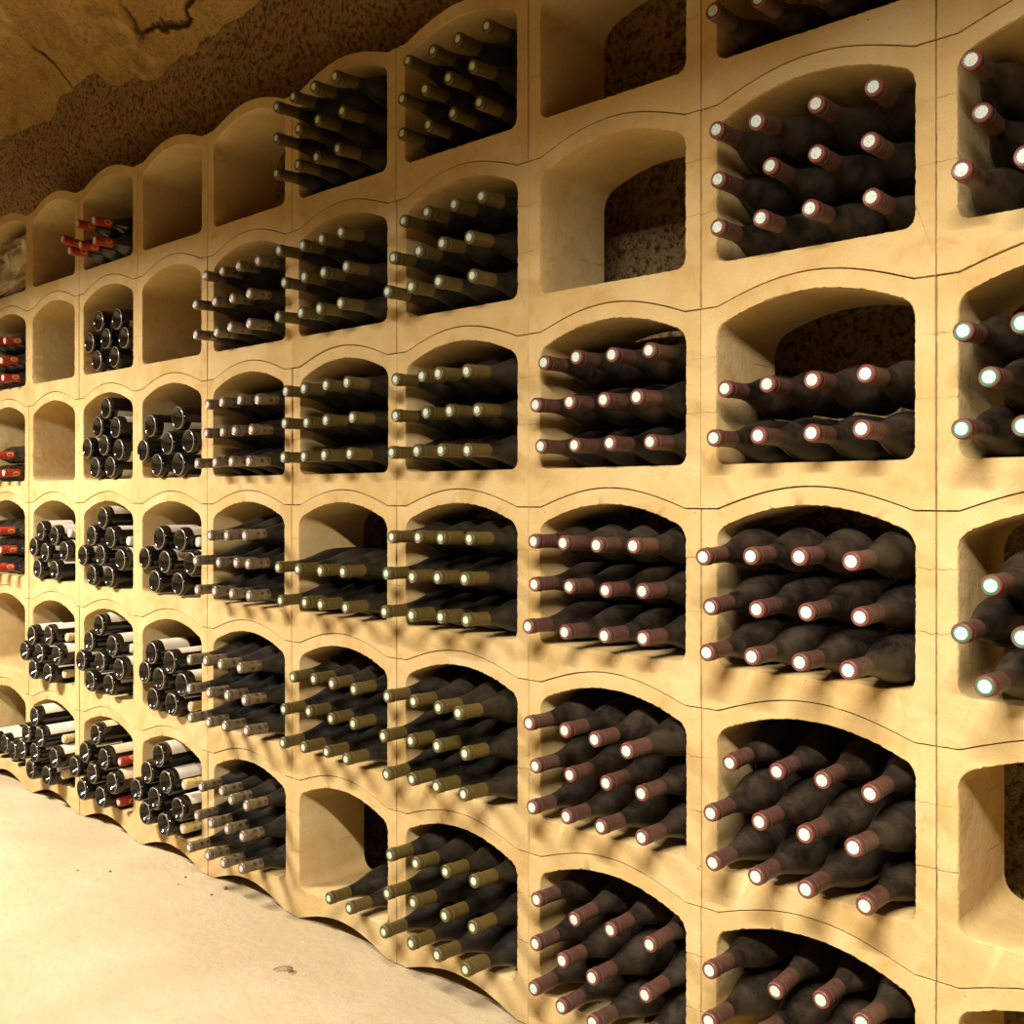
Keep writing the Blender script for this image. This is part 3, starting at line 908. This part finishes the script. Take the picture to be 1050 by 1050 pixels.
def vault_fn(u, v):
    x = XL + (XR - XL) * u
    cy, half = (YF + 0.36) / 2, (0.36 - YF) / 2
    a0 = 0.06
    a = a0 + (PI - 2 * a0) * v
    edge = noise.fractal(Vector((x * 1.35, 1.7, 0)), 0.9, 2.3, 6) * 0.11
    fall = math.exp(-(v / 0.10) ** 2)
    z = VAULT_Z + 0.80 * math.sin(a) + edge * fall + 0.05 * fall * max(0, -x - 3.2)
    y = cy + half * math.cos(a)
    p = Vector((x, y, z))
    d = noise.fractal(p * 1.1 + Vector((5, 5, 5)), 0.9, 2.0, 5) * 0.06
    # slabs of limestone with stepped edges
    s = noise.fractal(p * 0.9 + Vector((1, 8, 3)), 1.0, 2.0, 3)
    d += 0.035 * (1 if s > 0.05 else 0) + 0.03 * (1 if s > 0.3 else 0)
    return (x, y - d * math.cos(a), z - d * math.sin(a))


struct(link_mesh('ceiling', solid(grid(420, 130, vault_fn), 'ceiling', 0.35, (0, 0.12, 1)), M['vault']))


def panel(name, fn, d, mat):
    return struct(link_mesh(name, solid(grid(60, 40, fn), name, 0.2, d), mat))


panel('wall_front', lambda u, v: (XL + (XR - XL) * u, YF + 0.02 * noise.noise(Vector((u * 40, 0, v * 12))), -0.05 + 2.8 * v), (0, -1, 0), M['plaster'])
panel('wall_left', lambda u, v: (XL + 0.02 * noise.noise(Vector((0, u * 16, v * 12))), YF + (WALL_Y + .3 - YF) * u, -0.05 + 3.5 * v), (-1, 0, 0), M['plaster'])
panel('wall_right', lambda u, v: (XR + 0.02 * noise.noise(Vector((0, u * 16, v * 12))), YF + (WALL_Y + .3 - YF) * u, -0.05 + 3.5 * v), (1, 0, 0), M['plaster'])

# ------------------------------------------------------------------ bits on the floor
PEBBLES = [
    (-2.679, -0.023, 0.007, 'largest brown crumb on the floor, before the sixth cell column'),
    (-2.669, -0.075, 0.004, 'small crumb on the floor beside the largest brown crumb'),
    (-2.851, -0.055, 0.004, 'tiny brown crumb on floor in front of base-out bottles'),
    (-2.816, -0.098, 0.003, 'speck of grit on the floor, farther from the cells'),
    (-3.067, -0.188, 0.004, 'lone crumb on pale floor below the third cell column'),
    (-2.407, 0.023, 0.0035, 'lone crumb on pale floor below the empty bottom cell'),
    (-3.149, -0.252, 0.003, 'tiny crumb on the floor at the far end'),
]
SLIVER = (-2.113, -0.227)


def pebble(seed):
    rn = random.Random(seed)
    bm = bmesh.new()
    bmesh.ops.create_icosphere(bm, subdivisions=2, radius=1.0)
    off = Vector((seed * 3.1, seed * 1.7, 0))
    for v in bm.verts:
        v.co *= 1 + 0.35 * noise.noise(v.co * 1.3 + off)
        v.co.z *= 0.6
    return finish(bm, 'pebble', True, 30)


PB = [pebble(s) for s in range(3)]
for m_ in PB:
    m_.materials.append(M['twig'])
for i, (x, y, s, lab) in enumerate(PEBBLES):
    o = link_mesh('pebble', PB[i % 3])
    o.scale = (s, s * 0.8, s)
    o.rotation_euler = (0, 0, i * 1.3)
    o.location = (x, y, s * 0.35 - 0.002)
    tag(o, lab, 'pebble', 'crumbs on the cellar floor')

# a curled sliver of straw
bm = bmesh.new()
n = 16
pts = []
for i in range(n + 1):
    t = i / n
    a = -0.5 + 2.6 * t
    pts.append((0.030 * math.cos(a) + 0.004 * t, 0.017 * math.sin(a), 0.0016 + 0.006 * math.sin(PI * t), 0.0022 + 0.0042 * math.sin(PI * min(1, t * 1.1)) ** 1.0))
rows = []
for x, y, z, w_ in pts:
    l = math.hypot(x, y)
    dx, dy = x / l, y / l
    rows.append([bm.verts.new((x - dx * w_, y - dy * w_, z)), bm.verts.new((x, y, z + 0.0022)), bm.verts.new((x + dx * w_, y + dy * w_, z)), bm.verts.new((x, y, z - 0.001))])
for a_, b_ in zip(rows, rows[1:]):
    for i in range(4):
        j = (i + 1) % 4
        bm.faces.new((a_[i], a_[j], b_[j], b_[i]))
bm.faces.new(rows[0])
bm.faces.new(rows[-1])
sl = link_mesh('straw_sliver', finish(bm, 'straw_sliver'), M['twig'])
sl.location = (SLIVER[0], SLIVER[1], -0.001)
sl.rotation_euler = (0, 0, 0.9)
tag(sl, 'curled dry sliver lying alone on the pale floor', 'sliver')

# ------------------------------------------------------------------ light
for x, p in [(-0.2, 250), (-3.9, 295)]:
    ld = bpy.data.lights.new('tube_lamp', 'AREA')
    ld.shape = 'RECTANGLE'
    ld.size = 0.9
    ld.size_y = 0.06
    ld.energy = p
    ld.spread = math.radians(166)
    ld.color = (1.0, 0.948, 0.935)
    lo_ = bpy.data.objects.new('tube_lamp', ld)
    lo_.location = (x, -1.64, 2.21)
    COL.objects.link(lo_)

wd = bpy.data.worlds.new('cellar_dark')
wd.use_nodes = True
wd.node_tree.nodes['Background'].inputs[0].default_value = (0.02, 0.014, 0.006, 1)
wd.node_tree.nodes['Background'].inputs[1].default_value = 0.3
scene.world = wd

# ------------------------------------------------------------------ camera
cd = bpy.data.cameras.new('camera')
cam = bpy.data.objects.new('camera', cd)
COL.objects.link(cam)
th = math.radians(47.30316)
cam.location = (0, -CAM_D, CAM_H)
cam.rotation_euler = (PI / 2, 0, math.atan2(math.cos(th), math.sin(th)))
cd.sensor_width = 36.0
cd.lens = 36.0
cd.shift_y = -16.0 / 1050.0
cd.clip_start = 0.02
cd.clip_end = 60
scene.camera = cam

vs = scene.view_settings
vs.view_transform = 'Standard'
vs.look = 'None'
vs.gamma = 1.0
vs.use_curve_mapping = False
vs.exposure = 0.0
scene.cycles.max_bounces = 8
scene.cycles.diffuse_bounces = 5
scene.cycles.use_denoising = True
